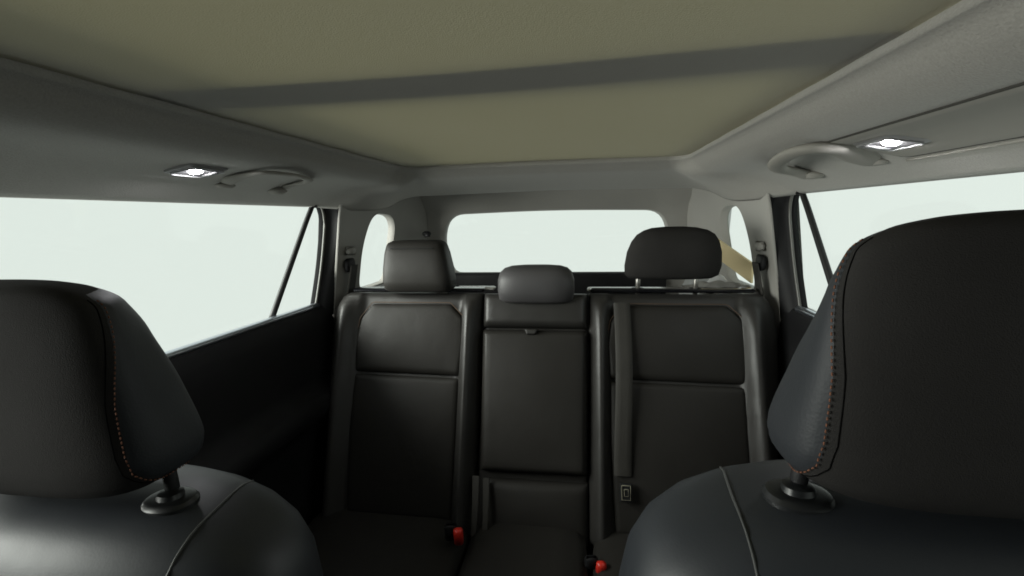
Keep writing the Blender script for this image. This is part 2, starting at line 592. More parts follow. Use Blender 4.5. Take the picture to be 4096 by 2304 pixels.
def pillar(s):
    def mp(y, z, out=0.0):
        x = plan_x(y)+max(-.02, (1.08-z))*.15*(1-.5*max(0, min(1, (y-1.8)/.3)))+out
        if y < 1.475:
            x += (1.475-y)*.12                      # front edge rolls outwards
        if z > 1.07:
            x -= (z-1.07)**2*2.0
        return Vector((s*x, y, z))
    hole = round_poly([(1.600, .795), (1.84, .80), (1.87, 1.080), (1.672, 1.088), (1.607, .97)], [.05, .04, .08, .08, .14], 8)
    inn, out = match_outline(hole, (1.452, .40, 2.10, 1.20), 96)
    a = hole_panel(inn, out, mp, 12)
    cx = sum(p.x for p in inn)/96; cy = sum(p.y for p in inn)/96
    def shrink(k, o):
        return [mp(cx+(p.x-cx)*(1-k), cy+(p.y-cy)*(1-k*.5), o) for p in inn]
    b = strip([shrink(0, 0), shrink(.006, .002), shrink(.018, .006), shrink(.022, .014), shrink(.022, .028)])
    # front return of the trim, towards the door seal
    zs = [.40+.8*i/24 for i in range(25)]
    V = []
    for z in zs:
        p = mp(1.452, z)
        V += [p, p+Vector((s*.006, -.004, 0)), p+Vector((s*.009, .004, 0)), p+Vector((s*.010, .03, 0))]
    c = (V, grid_faces(25, 4))
    t = mesh_obj('pillar_trim', *merge(a, b, c), TRIM, cabin)
    g = [mp(cx+(p.x-cx)*1.03, cy+(p.y-cy)*1.03, .024) for p in inn]
    ce = mp(cx, cy, .024)
    g2 = [p+Vector((s*.004, 0, 0)) for p in g]
    V = g+g2+[ce, ce+Vector((s*.004, 0, 0))]
    n = len(g)
    F = [(k, (k+1) % n, 2*n) for k in range(n)]+[(n+(k+1) % n, n+k, 2*n+1) for k in range(n)]+[(k, n+k, n+(k+1) % n, (k+1) % n) for k in range(n)]
    mesh_obj('quarter_window', V, F, REARGLASS, t, smooth=False)
    # belt guide slot plate and the round-headed belt bolt on the pillar
    return t
pillar(-1)
pillar(1)

# --- tailgate with the rear window
def tail_map(x, z, o=0.0):
    return Vector((x, 2.13-.085*(z-.55)/.65+.0+o-.10*max(0, abs(x)-.45), z))
hole = round_poly([(-.475, .800), (.475, .800), (.515, .96), (.475, 1.080), (0, 1.092), (-.475, 1.080), (-.515, .96)], [.03, .03, .10, .085, .3, .085, .10], 8)
inn, out = match_outline(hole, (-.66, .56, .66, 1.235), 120)
a = hole_panel(inn, out, lambda x, z: tail_map(x, z, -.045*max(0, min(1, (z-1.08)/.08))), 10)
def tsh(k, o):
    return [tail_map(p.x*(1-k), .94+(p.y-.94)*(1-k*1.6), o) for p in inn]
b = strip([tsh(0, 0), tsh(.006, .003), tsh(.014, .012), tsh(.016, .03)])
tg = mesh_obj('tailgate', *merge(a, b), TRIM, cabin)
g = [tail_map(p.x*1.02, .94+(p.y-.94)*1.02, .028) for p in inn]
n = len(g)
ce = tail_map(0, .94, .028)
V = g+[p+Vector((0, .004, 0)) for p in g]+[ce, ce+Vector((0, .004, 0))]
F = [(k, (k+1) % n, 2*n) for k in range(n)]+[(n+(k+1) % n, n+k, 2*n+1) for k in range(n)]+[(k, n+k, n+(k+1) % n, (k+1) % n) for k in range(n)]
mesh_obj('rear_window', V, F, REARGLASS, tg, smooth=False)
V = []
for i in range(31):
    x = -.50+1.0*i/30
    for z, o in ((.803, .022), (.806, .002), (.801, -.014), (.785, -.022), (.70, -.028), (.60, -.03), (.40, -.02), (.10, -.01)):
        V.append(tail_map(x, z, o))
mesh_obj('tailgate_panel', V, grid_faces(31, 8), BLACK, tg)
# outer skin of the tailgate, so no light comes in round the trim
V = []
for i in range(2):
    pass
V = [(-.78, 2.2, -.05), (.78, 2.2, -.05), (.78, 2.2, .78), (-.78, 2.2, .78), (-.78, 2.14, 1.12), (.78, 2.14, 1.12), (.78, 2.10, 1.26), (-.78, 2.10, 1.26),
     (-.56, 2.2, .78), (.56, 2.2, .78), (-.56, 2.14, 1.12), (.56, 2.14, 1.12)]
mesh_obj('tailgate_skin', V, [(0, 1, 2, 9, 8, 3), (3, 8, 10, 4), (9, 2, 5, 11), (4, 10, 11, 5, 6, 7)], BODY, tg, smooth=False)

# --- rear doors
def win_x(z):
    return .757-(z-.78)*.075
def door(s):
    d = thing_part = None
    # inner door panel, rolled over at the belt line
    pr = [(.768, .786), (.757, .7895), (.745, .788), (.733, .780), (.724, .765), (.716, .73), (.712, .66), (.712, .57), (.706, .535), (.682, .522), (.664, .51),
          (.660, .48), (.668, .455), (.70, .44), (.715, .40), (.715, .22), (.705, .10), (.70, .02)]
    V = []
    ny = 30
    for i in range(ny+1):
        y = -.55+1.985*i/ny
        for x, z in pr:
            V.append((s*x, y, z))
    body = mesh_obj('rear_door', V, grid_faces(ny+1, len(pr)), BLACK, cabin)
    # upper frame behind the window: black inner frame and seal, leaning with the glass
    zs = [.74+(1.12-.74)*i/20 for i in range(21)]
    def wy(z):                               # rear edge of the window opening
        return sinterp(z, [.74, .79, .95, 1.06, 1.09, 1.12], [1.375, 1.392, 1.435, 1.450, 1.444, 1.42])
    V = []
    for z in zs:
        y = wy(z); x = win_x(z)
        xi = .668+max(-.02, 1.08-z)*.15
        V += [(s*(x+.012), y-.002, z), (s*(x-.006), y+.002, z), (s*(x-.012), y+.008, z), (s*(x-.018), y+.012, z),
              (s*lerp(x-.018, xi, .5), y+.018, z), (s*(xi+.004), 1.458, z), (s*(xi+.003), 1.49, z)]
    mesh_obj('door_frame', V, grid_faces(21, 7), BLACK, body)
    V, F = tube([(s*(win_x(z)-.008), wy(z)-.001, z) for z in zs], .0042, 8)
    sl = mesh_obj('window_seal', V, F, SEAL, body)
    # belt moulding, bright metal painting the window light on the door's top roll
    V, F = tube([(s*.742, -.5+1.880*i/40, .7845) for i in range(41)], .0125, 14, .72)
    mesh_obj('belt_moulding', V, F, SILL, body)
    # divider bar between the main window and the small fixed pane, widening at its top
    pts = smooth_path([(s*win_x(1.112), 1.392, 1.112), (s*win_x(1.10), 1.383, 1.098), (s*win_x(1.06), 1.356, 1.06), (s*win_x(.95), 1.284, .95), (s*win_x(.78), 1.173, .78)], 24)
    V, F = tube(pts, lambda t: .0075+.009*max(0, 1-t*14)+.001*t, 10, 1.0)
    mesh_obj('divider_bar', V, F, RUBBER, body)
    # panes
    def pane(name, poly):
        a = [Vector((s*(win_x(z)+.004), y, z)) for y, z in poly]
        b = [p+Vector((s*.004, 0, 0)) for p in a]
        n = len(a)
        F = [tuple(range(n)), tuple(range(2*n-1, n-1, -1))]+[(k, n+k, n+(k+1) % n, (k+1) % n) for k in range(n)]
        return mesh_obj(name, a+b, F, REARGLASS, body, smooth=False)
    pane('window_pane', [(-.60, .77), (1.166, .77), (1.395, 1.12), (-.60, 1.12)])
    pane('quarter_pane', [(1.1665, .77), (1.42, .77), (1.47, 1.12), (1.3955, 1.12)])
    # outer skin of the door and sill
    V = []
    for y in (-.9, 2.2):
        for x, z in ((.775, .775), (.80, .6), (.80, .1), (.76, -.05)):
            V.append((s*x, y, z))
    mesh_obj('door_skin', V, grid_faces(2, 4), BODY, body)
    return body
dl = door(-1)
dl['label'] = 'black rear door with a bright line along its belt moulding'
door(1)
# body sides behind the rear doors, outside the pillar trim
for s in (-1, 1):
    V, F = [], []
    k = 0
    V += [(s*.80, 1.47, .76), (s*.745, 1.47, 1.20), (s*.745, 1.56, 1.20), (s*.80, 1.56, .76)]
    V += [(s*.745, 1.56, 1.11), (s*.745, 2.15, 1.11), (s*.745, 2.15, 1.25), (s*.745, 1.56, 1.25)]
    V += [(s*.74, 2.0, .70), (s*.74, 2.2, .70), (s*.70, 2.15, 1.15), (s*.70, 2.0, 1.15)]
    V += [(s*.80, 1.40, .775), (s*.80, 2.2, .775), (s*.76, 2.2, .780), (s*.76, 1.44, .780)]
    F += [(k, k+1, k+2, k+3), (k+4, k+5, k+6, k+7), (k+8, k+9, k+10, k+11), (k+12, k+13, k+14, k+15)]
    mesh_obj('body_side', V, F, BODY, cabin, smooth=False)
# pillars between front and rear doors, floor, bulkhead and dashboard under the windscreen
for s in (-1, 1):
    mesh_obj('centre_pillar', *box((s*.735, .27, .62), (.07, .12, 1.0), .02), TRIM, cabin, sharp=40)
V = [(-.82, -1.0, 0), (.82, -1.0, 0), (.82, 2.2, 0), (-.82, 2.2, 0)]
mesh_obj('floor', V+[(a, b, -.03) for a, b, c in V], [(0, 1, 2, 3), (7, 6, 5, 4), (0, 4, 5, 1), (1, 5, 6, 2), (2, 6, 7, 3), (3, 7, 4, 0)], CARPET, cabin, smooth=False)
V = []
for i in range(2):
    x = (-.80, .80)[i]
    for y, z in ((-.25, .35), (-.32, .55), (-.30, .72), (-.36, .80), (-.55, .83), (-.95, .80), (-.98, .0)):
        V.append((x, y, z))
mesh_obj('dashboard', V, grid_faces(2, 7), BLACK, cabin)

def slab(name, pts, off, mat, par):
    a = [Vector(p) for p in pts]; b = [p+Vector(off) for p in a]
    n = len(a)
    F = [tuple(range(n)), tuple(range(2*n-1, n-1, -1))]+[(k, n+k, n+(k+1) % n, (k+1) % n) for k in range(n)]
    return mesh_obj(name, a+b, F, mat, par, smooth=False)
slab('windscreen', [(-.76, -.93, .79), (.76, -.93, .79), (.72, -.125, 1.20), (-.72, -.125, 1.20)], (0, -.003, .005), FRONTGLASS, cabin)  # out of view, tinted dark so little light enters from ahead
for s in (-1, 1):
    slab('front_side_pane', [(s*.765, -.95, .77), (s*.765, -.6001, .77), (s*.740, -.13, 1.16), (s*.742, -.16, 1.16)], (s*.004, 0, 0), FRONTGLASS, cabin)

# --- overhead panel on the right, reading lamps, grab handles
def liner_patch(x0, x1, y0, y1, corner, off, sgn=1, nx=14, ny=18, edge=.004):
    """a rounded plate lying on the lining, off proud of it"""
    pts = round_poly([(x0, y0), (x1, y0), (x1, y1), (x0, y1)], corner, 6)
    n = len(pts)
    cx, cy = (x0+x1)/2, (y0+y1)/2
    rings = []
    def P(x, y, o):
        p, nn = on_liner(sgn*x, y, 0)
        return p+nn*o
    rings.append([P(p.x, p.y, -.004) for p in pts])
    rings.append([P(p.x, p.y, off*.5) for p in pts])
    for k, t in enumerate((.0, .2, .45, .7, .9)):
        sx = 1-edge/((x1-x0)/2); sy = 1-edge/((y1-y0)/2)
        rings.append([P(cx+(p.x-cx)*sx*(1-t), cy+(p.y-cy)*sy*(1-t), off) for p in pts])
    V, F = strip(rings)
    k = len(V)-n
    F.append(tuple(k+i for i in range(n)))
    return V, F

pn = mesh_obj('overhead_panel', *liner_patch(.527, .655, .36, .872, .03, .0035), PANEL, cabin, sharp=50)
pn['label'] = 'long overhead panel on the right with the reading lamp at its rear end'
# the dark joint round it
pts = round_poly([(.527, .36), (.655, .36), (.655, .872), (.527, .872)], .03, 6)
loop = [on_liner(p.x, p.y, .0006)[0] for p in resample([(p.x, p.y, 0) for p in pts], 120, True)]
mesh_obj('panel_joint', *tube(loop+[loop[0]], .0020, 6), JOINT, pn)
pts = [on_liner(.664, .42+.45*i/20, .001)[0] for i in range(21)]
mesh_obj('panel_lip', *tube(pts, .0025, 6), PANEL, pn)

def dome(x, y, r, hgt, off):
    p, nn = on_liner(x, y, off)
    a = nn.cross(Vector((0, 1, 0))).normalized(); b = nn.cross(a)
    V = []
    for i in range(9):
        q = pi/2*i/8
        for k in range(20):
            w = 2*pi*k/20
            V.append(p+(a*cos(w)+b*sin(w)*1.15)*(r*cos(q) if i < 8 else .0001)+nn*(hgt*sin(q)))
    F = [(i*20+k, i*20+(k+1) % 20, (i+1)*20+(k+1) % 20, (i+1)*20+k) for i in range(8) for k in range(20)]
    return V, F

def lamp(s):
    x0, x1, y0, y1 = .560, .622, .748, .838
    bz = mesh_obj('reading_lamp', *liner_patch(x0, x1, y0, y1, .006, .0060, s), BEZEL, cabin, sharp=40)
    cv = mesh_obj('lamp_cover', *liner_patch(x0+.007, x1-.008, y0+.008, y1-.008, .004, .0072, s, edge=.002), LENSGLOW, bz, sharp=40)
    ln = mesh_obj('lit_lens', *dome(s*(x0+.028), y0+.036, .0110, .0045, .0070), LED, bz)
    rm = []
    pts = round_poly([(x0+.005, y0+.006), (x1-.006, y0+.006), (x1-.006, y1-.006), (x0+.005, y1-.006)], .006, 4)
    lp = [on_liner(s*p.x, p.y, .008)[0] for p in pts]
    mesh_obj('lamp_rim', *tube(lp+[lp[0]], .0014, 6), LENSRIM, bz)
    p = [on_liner(s*q, y1-.018, .008)[0] for q in (x0+.012, x1-.014)]
    mesh_obj('switch', *tube(p, .005, 8, .5), LENSRIM, bz)
    return bz
ll = lamp(-1)
ll['label'] = 'lit reading lamp set into the lining above the left rear window'
lr = lamp(1)
lr['label'] = 'lit reading lamp at the end of the overhead panel on the right'

def handle(s):
    def P(x, y, o):
        return on_liner(s*x, y, o)[0]
    if s > 0:
        path = [(.652, 1.185, .001), (.643, 1.170, .006), (.605, 1.149, .012), (.554, 1.090, .017), (.513, .989, .018), (.499, .900, .015), (.508, .858, .011), (.532, .850, .008),
                (.575, .880, .005), (.617, .915, .003), (.645, .936, .001)]
    else:
        path = [(-.640, 1.125, .000), (-.628, 1.114, .003), (-.599, 1.112, .006), (-.546, 1.083, .008), (-.513, .992, .009), (-.513, .921, .009), (-.532, .886, .008),
                (-.585, .903, .006), (-.620, .911, .003), (-.651, .935, .000)]
    path = [on_liner(x, y, o)[0] for x, y, o in path]
    pts = smooth_path(path, 48)
    f = (lambda t: .0180+.006*math.exp(-((t-.04)/.10)**2)+.011*math.exp(-((t-.88)/.12)**2)) if s > 0 else \
        (lambda t: .011+.003*math.exp(-((t-.04)/.08)**2)+.008*math.exp(-((t-.86)/.10)**2))
    h = mesh_obj('grab_handle', *tube(pts, f, 14, .50 if s > 0 else .38), PANEL, cabin)
    # hinge feet
    q = 1.16 if s > 0 else 1.11
    V1 = box(P(.655, q, .004), (.040, .045, .018), .008)
    V2 = box(P(.652, .930, .002), (.024, .046, .012), .005)
    mesh_obj('handle_foot', *V1, PANEL, h, sharp=50)
    mesh_obj('handle_foot', *V2, PANEL, h, sharp=50)
    return h
hl = handle(-1); hl['label'] = 'grab handle folded flat beside the left lamp'
hr = handle(1); hr['label'] = 'grab handle standing out behind the right lamp'

# coat hook on the left D pillar
V, F = merge(box((-.556, 1.985, .995), (.036, .03, .022), .007), tube(smooth_path([(-.556, 1.98, .99), (-.552, 1.955, .985), (-.54, 1.94, .99), (-.528, 1.945, .988)], 12), .006, 8))
mesh_obj('coat_hook', V, F, BLACK, cabin)

# cargo side trim and load floor behind the seats
for s in (-1, 1):
    V, F = [], []
    k = 0
    pr = [(.735, .80), (.70, .795), (.665, .775), (.640, .72), (.635, .5), (.63, .2)]
    for y in (1.58, 1.70, 1.85, 2.0, 2.10):
        for x, z in pr:
            V.append((s*(x-(.08 if y > 1.95 else 0)), y, z))
    F += grid_faces(5, len(pr), base=k)
    mesh_obj('cargo_side_trim', V, F, CARGO, cabin)
mesh_obj('cargo_floor', *box((0, 1.84, .45), (1.4, .62, .02), .004), CARPET, cabin, sharp=40)

# ------------------------------------------------------------------ rear seats
RA = radians(20)
RP = Vector((0, 1.46, .815))
RN = Vector((0, -cos(RA), sin(RA)))
RD = Vector((0, -sin(RA), -cos(RA)))
def seatmap(x, s_, h):
    return RP+Vector((x, 0, 0))+RD*s_+RN*h

def seam(pts, h, rad, mapf=seatmap, n=30, smooth=False):
    q = smooth_path([(a, b, 0) for a, b in pts], n) if smooth else resample([(a, b, 0) for a, b in pts], n)
    return tube([mapf(p.x, p.y, h) for p in q], rad, 6)

def R4(x0, x1, s0, s1):
    """a rectangle as the four boundary lines of a panel; s0 is the upper edge"""
    return dict(bottom=[(x0, s1), (x1, s1)], top=[(x0, s0), (x1, s0)], left=[(x0, s1), (x0, s0)], right=[(x1, s1), (x1, s0)])

def back_shell(x0, x1, s0, s1, th=.10):
    V, F = panel(**R4(x0, x1, s0, s1), H=0.02, r=.02, base=-.005, mapf=seatmap, n=(6, 6), skirt=th)
    k = len(V)
    return V, F

def outer_seat(s, x0, x1, label):
    """x0 outer edge, x1 inner edge (s gives the side)"""
    t = thing('rear_seat', label, 'car seat', (s*.44, 1.3, .0))
    lo, hi = min(x0, x1), max(x0, x1)
    xo, xi = (lo, hi) if s < 0 else (hi, lo)
    def xx(v):                                   # v metres inward from the outer edge
        return xo-s*v
    W = hi-lo
    # surround: one stuffed frame with a raised bolster down each side
    bo, bi = (.055, .040) if s < 0 else (.075, .035)
    ino = xx(.095); ini = xi+s*.055
    def extra(x, q):
        v = abs(x-xo); w = abs(x-xi)
        fade = prof(max(0, q-.03), .12)
        return fade*(.040*math.exp(-((v-bo)/.030)**2)+.026*math.exp(-((w-bi)/.020)**2)) - .012*prof(max(0, min(v-.10, w-.06)), .02)
    oe = [(xo-(-s)*0-s*d, q) for d, q in ((.050, .74), (.030, .50), (.008, .25), (.000, .12), (.006, .055), (.022, .018), (.045, .0))]
    ie = [(xi, .74), (xi, .3), (xi, .0)]
    le, re_ = (oe, ie) if s < 0 else (ie, oe)
    V, F = panel([le[0], re_[0]], [le[-1], re_[-1]], le, re_, H=.030, r=.035, base=-.004, mapf=seatmap, n=(60, 40), extra=extra, skirt=.095)
    mesh_obj('backrest', V, F, LEATHER_B, t)
    a, b = min(ino, ini), max(ino, ini)
    # inset upper panel with cut corners
    st = .042
    hx = .034
    top = [(a+.012, st+.05), (a+.050, st), (b-.050, st), (b-.004, st+.045)]
    bot = [(a+.006, .266), ((a+b)/2, .269), (b-.008, .272)]
    left = [(a+.006, .266), (a-.002, .17), (a+.012, st+.05)]
    right = [(b-.008, .272), (b+.006, .17), (b-.004, st+.045)]
    V, F = panel(bot, top, left, right, H=.012, r=.016, base=.018, mapf=seatmap, n=(24, 20), bulge=.010)
    up_ = mesh_obj('upper_panel', V, F, LEATHER, t)
    bot = [(a+.020, .700), (b-.010, .700)]
    top = [(a+.006, .274), ((a+b)/2, .277), (b-.008, .280)]
    left = [(a+.020, .700), (a+.004, .45), (a+.006, .274)]
    right = [(b-.010, .700), (b-.008, .45), (b-.008, .280)]
    V, F = panel(bot, top, left, right, H=.011, r=.018, base=.018, mapf=seatmap, n=(20, 28), bulge=.012)
    mesh_obj('lower_panel', V, F, LEATHER, t)
    # thread line round the top of the inset
    V, F = seam([(a+.004, st+.085), (a+.010, st+.047), (a+.049, st-.004), (b-.049, st-.004), (b-.001, st+.043), (b+.003, st+.085)], .0275, .0013, n=60)
    mesh_obj('seam', V, F, PIPING, t)
    # hard rear ledge along the top
    V, F = box((0, 0, 0), (W-.05, .055, .012), .004)
    ld = [Vector((v.x+(lo+hi)/2-s*.020, v.y+RP.y+.045, v.z+RP.z+.004)) for v in V]
    mesh_obj('top_ledge', ld, F, GLOSSBLACK, t, sharp=40)
    # cushion
    lv = [(.02, (lo+hi)/2, .95, W/2-.01, .30), (.10, (lo+hi)/2, .96, W/2-.004, .31), (.145, (lo+hi)/2, .97, W/2-.008, .30), (.168, (lo+hi)/2, .98, W/2-.03, .28), (.175, (lo+hi)/2, .99, W/2-.09, .22)]
    mesh_obj('cushion', *sloft(lv, 48, 6), LEATHER, t)
    return t

sl = outer_seat(-1, -.705, -.188, 'black leather rear seat on the left, its headrest pushed right down')
sr = outer_seat(1, .705, .153, 'black leather rear seat on the right, its headrest raised on two bright posts')

def rear_headrest(parent, zs, xc, yc, mat, e=3.2, posts=None, tilt=0.0):
    h = mesh_obj('headrest', *sloft([(z, xc+dx, yc+dy, w, d, e) for z, w, d, dx, dy in zs], 56, e), mat, parent)
    if posts:
        for px in posts:
            mesh_obj('post', *tube([(px, yc+.045, .79), (px, yc+.030, zs[0][0]+.03)], .0075, 12), CHROME, h)
            mesh_obj('post_sleeve', *sloft([(.812, px, yc+.045, .022, .016, 3), (.822, px, yc+.045, .022, .016, 3), (.826, px, yc+.045, .018, .012, 3)], 20, 3), BLACK, h)
    return h
# left: a blocky headrest sitting on the seat
hz = [(.822, .085, .030, 0, .01), (.824, .104, .046, 0, .008), (.832, .115, .055, 0, .005), (.86, .117, .058, 0, 0), (.90, .113, .058, -.001, 0), (.95, .105, .052, -.004, .004),
      (.975, .098, .046, -.006, .008), (.984, .092, .040, -.008, .010), (.990, .080, .030, -.008, .012), (.992, .05, .015, -.008, .014)]
h1 = rear_headrest(sl, hz, -.405, 1.455, LEATHER, 5.0)
V, F = tube([(-.49+.155*i/20, 1.4075+.0, .968) for i in range(21)], .0012, 6)
mesh_obj('seam', V, F, RUBBER, h1)
# right: a rounded headrest raised on posts
hz = [(.862, .095, .020, -.008, 0), (.865, .120, .034, -.006, 0), (.874, .134, .046, -.003, 0), (.90, .138, .054, 0, 0), (.94, .134, .056, .003, 0), (.97, .124, .053, .006, .003),
      (.99, .110, .046, .008, .006), (1.002, .090, .036, .008, .008), (1.009, .064, .022, .004, .010), (1.012, .03, .01, .004, .011)]
hz = [(.862+(z-.862)*1.06, w*1.03, d, dx, dy) for z, w, d, dx, dy in hz]
h2 = rear_headrest(sr, hz, .405, 1.455, SUEDE, 2.8, posts=(.309, .486))

# centre seat
sm = thing('rear_seat', 'narrow black centre rear seat with low headrest and folding armrest panel', 'car seat', (-.02, 1.3, 0))
V, F = panel(**R4(-.185, .150, .003, .74), H=.012, r=.02, base=-.012, mapf=seatmap, n=(12, 16), skirt=.085)
mesh_obj('backrest', V, F, LEATHER, sm)
V, F = panel(**R4(-.184, .149, .003, .116), H=.034, r=.022, base=.0, mapf=seatmap, n=(18, 12), bulge=.006)
mesh_obj('top_panel', V, F, LEATHER_B, sm)
V, F = panel(bottom=[(-.172, .552), (.149, .550)], top=[(-.184, .1215), (.149, .1215)], left=[(-.172, .552), (-.180, .3), (-.184, .1215)], right=[(.149, .550), (.150, .3), (.149, .1215)],
             H=.040, r=.020, base=.0, mapf=seatmap, n=(20, 26), bulge=.010)
ar = mesh_obj('armrest', V, F, LEATHER, sm)
V, F = panel(bottom=[(-.038, .140), (-.010, .140)], top=[(-.046, .122), (-.002, .122)], left=[(-.038, .140), (-.046, .122)], right=[(-.010, .140), (-.002, .122)], H=.010, r=.005, base=.040, mapf=seatmap, n=(6, 6))
mesh_obj('pull_tab', V, F, LEATHER_B, ar)
V, F = panel(**R4(-.160, .150, .572, .745), H=.018, r=.03, base=.004, mapf=seatmap, n=(14, 10), bulge=.01)
mesh_obj('lower_panel', V, F, LEATHER, sm)
V, F = sloft([(.02, -.018, .95, .165, .30), (.10, -.018, .96, .168, .31), (.15, -.018, .97, .165, .30), (.170, -.018, .98, .14, .27), (.176, -.018, .99, .08, .2)], 40, 6)
mesh_obj('cushion', V, F, LEATHER, sm)
hz = [(.790, .085, .020, 0, .006), (.793, .104, .034, 0, .003), (.803, .117, .045, 0, 0), (.83, .121, .052, 0, 0), (.865, .120, .054, 0, 0), (.888, .113, .050, 0, .004),
      (.900, .100, .042, 0, .008), (.906, .080, .030, 0, .012), (.909, .045, .014, 0, .014)]
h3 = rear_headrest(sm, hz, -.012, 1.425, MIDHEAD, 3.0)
# ------------------------------------------------------------------ pale strips painting the light reflected on the seat-top ledge
st = thing('ledge_reflection', 'pale painted strips of reflected light along the tops of the rear seats', 'painted reflection', (0, 1.53, .81))
for (xa, xb, za) in ((-.300, -.165, .8185), (.150, .300, .815), (.322, .44, .813)):
    V, F = box(((xa+xb)/2, 1.535, za), (xb-xa, .05, .011), .004)
    mesh_obj('reflection_strip', V, F, LEDGE_SHINE, st, sharp=40)
cl = smooth_path([(.52, 1.56, .812), (.56, 1.57, .822), (.60, 1.58, .826), (.64, 1.58, .822), (.67, 1.57, .815)], 20)
clo = thing('folded_cloth', 'crumpled grey cloth on the ledge behind the right rear seat', 'cloth', (.59, 1.56, .81))
V = []
for i in range(26):
    for j in range(12):
        u, v = i/25, j/11
        x = .475+.20*u; y = 1.50+.14*v
        z = .815+.018*sin(pi*u)*sin(pi*v)**.5+.004*sin(u*17+v*5)+.004*sin(v*13-u*6)
        V.append((x, y, z))
k = len(V)
F = grid_faces(26, 12)
V2 = [(a, b, c-.006) for a, b, c in V]
F2 = [tuple(reversed(q)) for q in grid_faces(26, 12, base=k)]
rim = [i*12 for i in range(26)]+[25*12+j for j in range(1, 12)]+[i*12+11 for i in range(24, -1, -1)]+[j for j in range(10, 0, -1)]
F3 = [(rim[i], rim[(i+1) % len(rim)], rim[(i+1) % len(rim)]+k, rim[i]+k) for i in range(len(rim))]
mesh_obj('cloth_fold', V+V2, F+F2+F3, CLOTHGREY, clo)
# pale crumpled bag in the boot corner, in front of the board
bag = thing('crumpled_bag', 'pale crumpled plastic bag in the boot corner below the tan board', 'bag', (.60, 1.70, .70))
V = []
for i in range(30):
    for j in range(20):
        u, v = i/29, j/19
        x = .515+.185*u+.006*sin(v*9); y = 1.585+.20*v
        e = (sin(pi*u)*sin(pi*v))**.45 if 0 < u < 1 and 0 < v < 1 else 0
        z = .70+e*(.105+.045*u*(1-.3*v)+.012*sin(u*11+v*4)+.009*sin(u*5-v*13)+.006*abs(sin(u*23+v*17)))
        V.append((x, y, z))
mesh_obj('bag_skin', V, grid_faces(30, 20), BAG, bag)
# tan board standing against the right quarter window
a = [(.600, 1.79, .982), (.705, 1.655, .886), (.705, 1.655, .818), (.600, 1.79, .915)]
b = [(x+.010, y+.010, z) for x, y, z in a]
tb = mesh_obj('tan_board', a+b, [(0, 1, 2, 3), (7, 6, 5, 4), (0, 4, 5, 1), (1, 5, 6, 2), (2, 6, 7, 3), (3, 7, 4, 0)], TAN, None, smooth=False)
tb['label'] = 'tan slanting board standing in the boot below the right quarter window'
tb['category'] = 'board'

# ------------------------------------------------------------------ seat belts
bt = thing('seat_belt', 'grey belt webbing hanging down the right rear seat back with a metal tongue', 'seat belt', (.255, 1.4, .4))
V = []
for i in range(40):
    q = .038+.50*i/39
    h = .040+.012*sin(pi*i/39)
    xc = .252+.004*sin(i*.12)
    for dx, dh in ((-.0245, 0), (-.022, .0022), (-.008, .0026), (.008, .0026), (.022, .0022), (.0245, 0), (.022, -.001), (-.022, -.001)):
        V.append(seatmap(xc+dx, q, h+dh))
F = [(i*8+k, i*8+(k+1) % 8, (i+1)*8+(k+1) % 8, (i+1)*8+k) for i in range(39) for k in range(8)]
mesh_obj('webbing', V, F, WEBBING, bt, sharp=50)
V, F = panel(**R4(.238, .272, .555, .605), H=.004, r=.003, base=.052, mapf=seatmap, n=(4, 4), skirt=.006)
tn = mesh_obj('belt_tongue', V, F, BLACK, bt)
fr = [seatmap(x, q, .0575) for x, q in ((.243, .560), (.267, .560), (.267, .598), (.243, .598))]
mesh_obj('tongue_frame', *tube(fr+[fr[0]], .0014, 6), LABEL, tn)
fr = [seatmap(x, q, .0575) for x, q in ((.250, .570), (.261, .570), (.261, .588), (.250, .588))]
mesh_obj('tongue_slot', *tube(fr+[fr[0]], .0012, 6), LABEL, tn)

def buckle(loc, rotz, label):
    t = thing('seat_belt_buckle', label, 'belt buckle', loc)
    R_ = Matrix.Rotation(rotz, 3, 'Z') @ Matrix.Rotation(radians(18), 3, 'X')
    c = Vector(loc)
    mesh_obj('housing', *box(c+R_ @ Vector((-.014, .014, -.008)), (.034, .018, .062), .006, R_), BLACK, t, sharp=50)
    V, F = box(c+R_ @ Vector((.008, -.006, .0)), (.025, .020, .056), .005, R_)
    mesh_obj('red_button', V, F, RED, t, sharp=50)
    return t
buckle((-.206, 1.085, .213), radians(12), 'red buckle button standing beside the left rear seat cushion')
buckle((.172, 1.075, .160), radians(8), 'red buckle button at the foot of the right rear seat, cut by the picture edge')

def strap(x0, x1, s0, s1, h, label, taper=0):
    t = thing('belt_strap', label, 'belt strap', tuple(seatmap((x0+x1)/2, s1, h)), 'loose belt straps beside the centre seat')
    V = []
    for i in range(16):
        u = i/15
        q = lerp(s0, s1, u)
        w = (x1-x0)/2*(1-taper*u*u); xc = (x0+x1)/2+.006*sin(u*2.5)
        hh = h+.02*sin(pi*u*.7)
        for dx, dh in ((-1, 0), (-.85, .002), (.85, .002), (1, 0), (.85, -.001), (-.85, -.001)):
            V.append(seatmap(xc+dx*w, q, hh+dh))
    F = [(i*6+k, i*6+(k+1) % 6, (i+1)*6+(k+1) % 6, (i+1)*6+k) for i in range(15) for k in range(6)]
    mesh_obj('webbing', V, F, WEBBING, t, sharp=50)
strap(-.193, -.172, .565, .735, .030, 'short olive strap beside the left rear seat, nearer the red buckle', .3)
strap(-.160, -.140, .568, .775, .034, 'longer olive strap along the lower edge of the centre seat', .5)

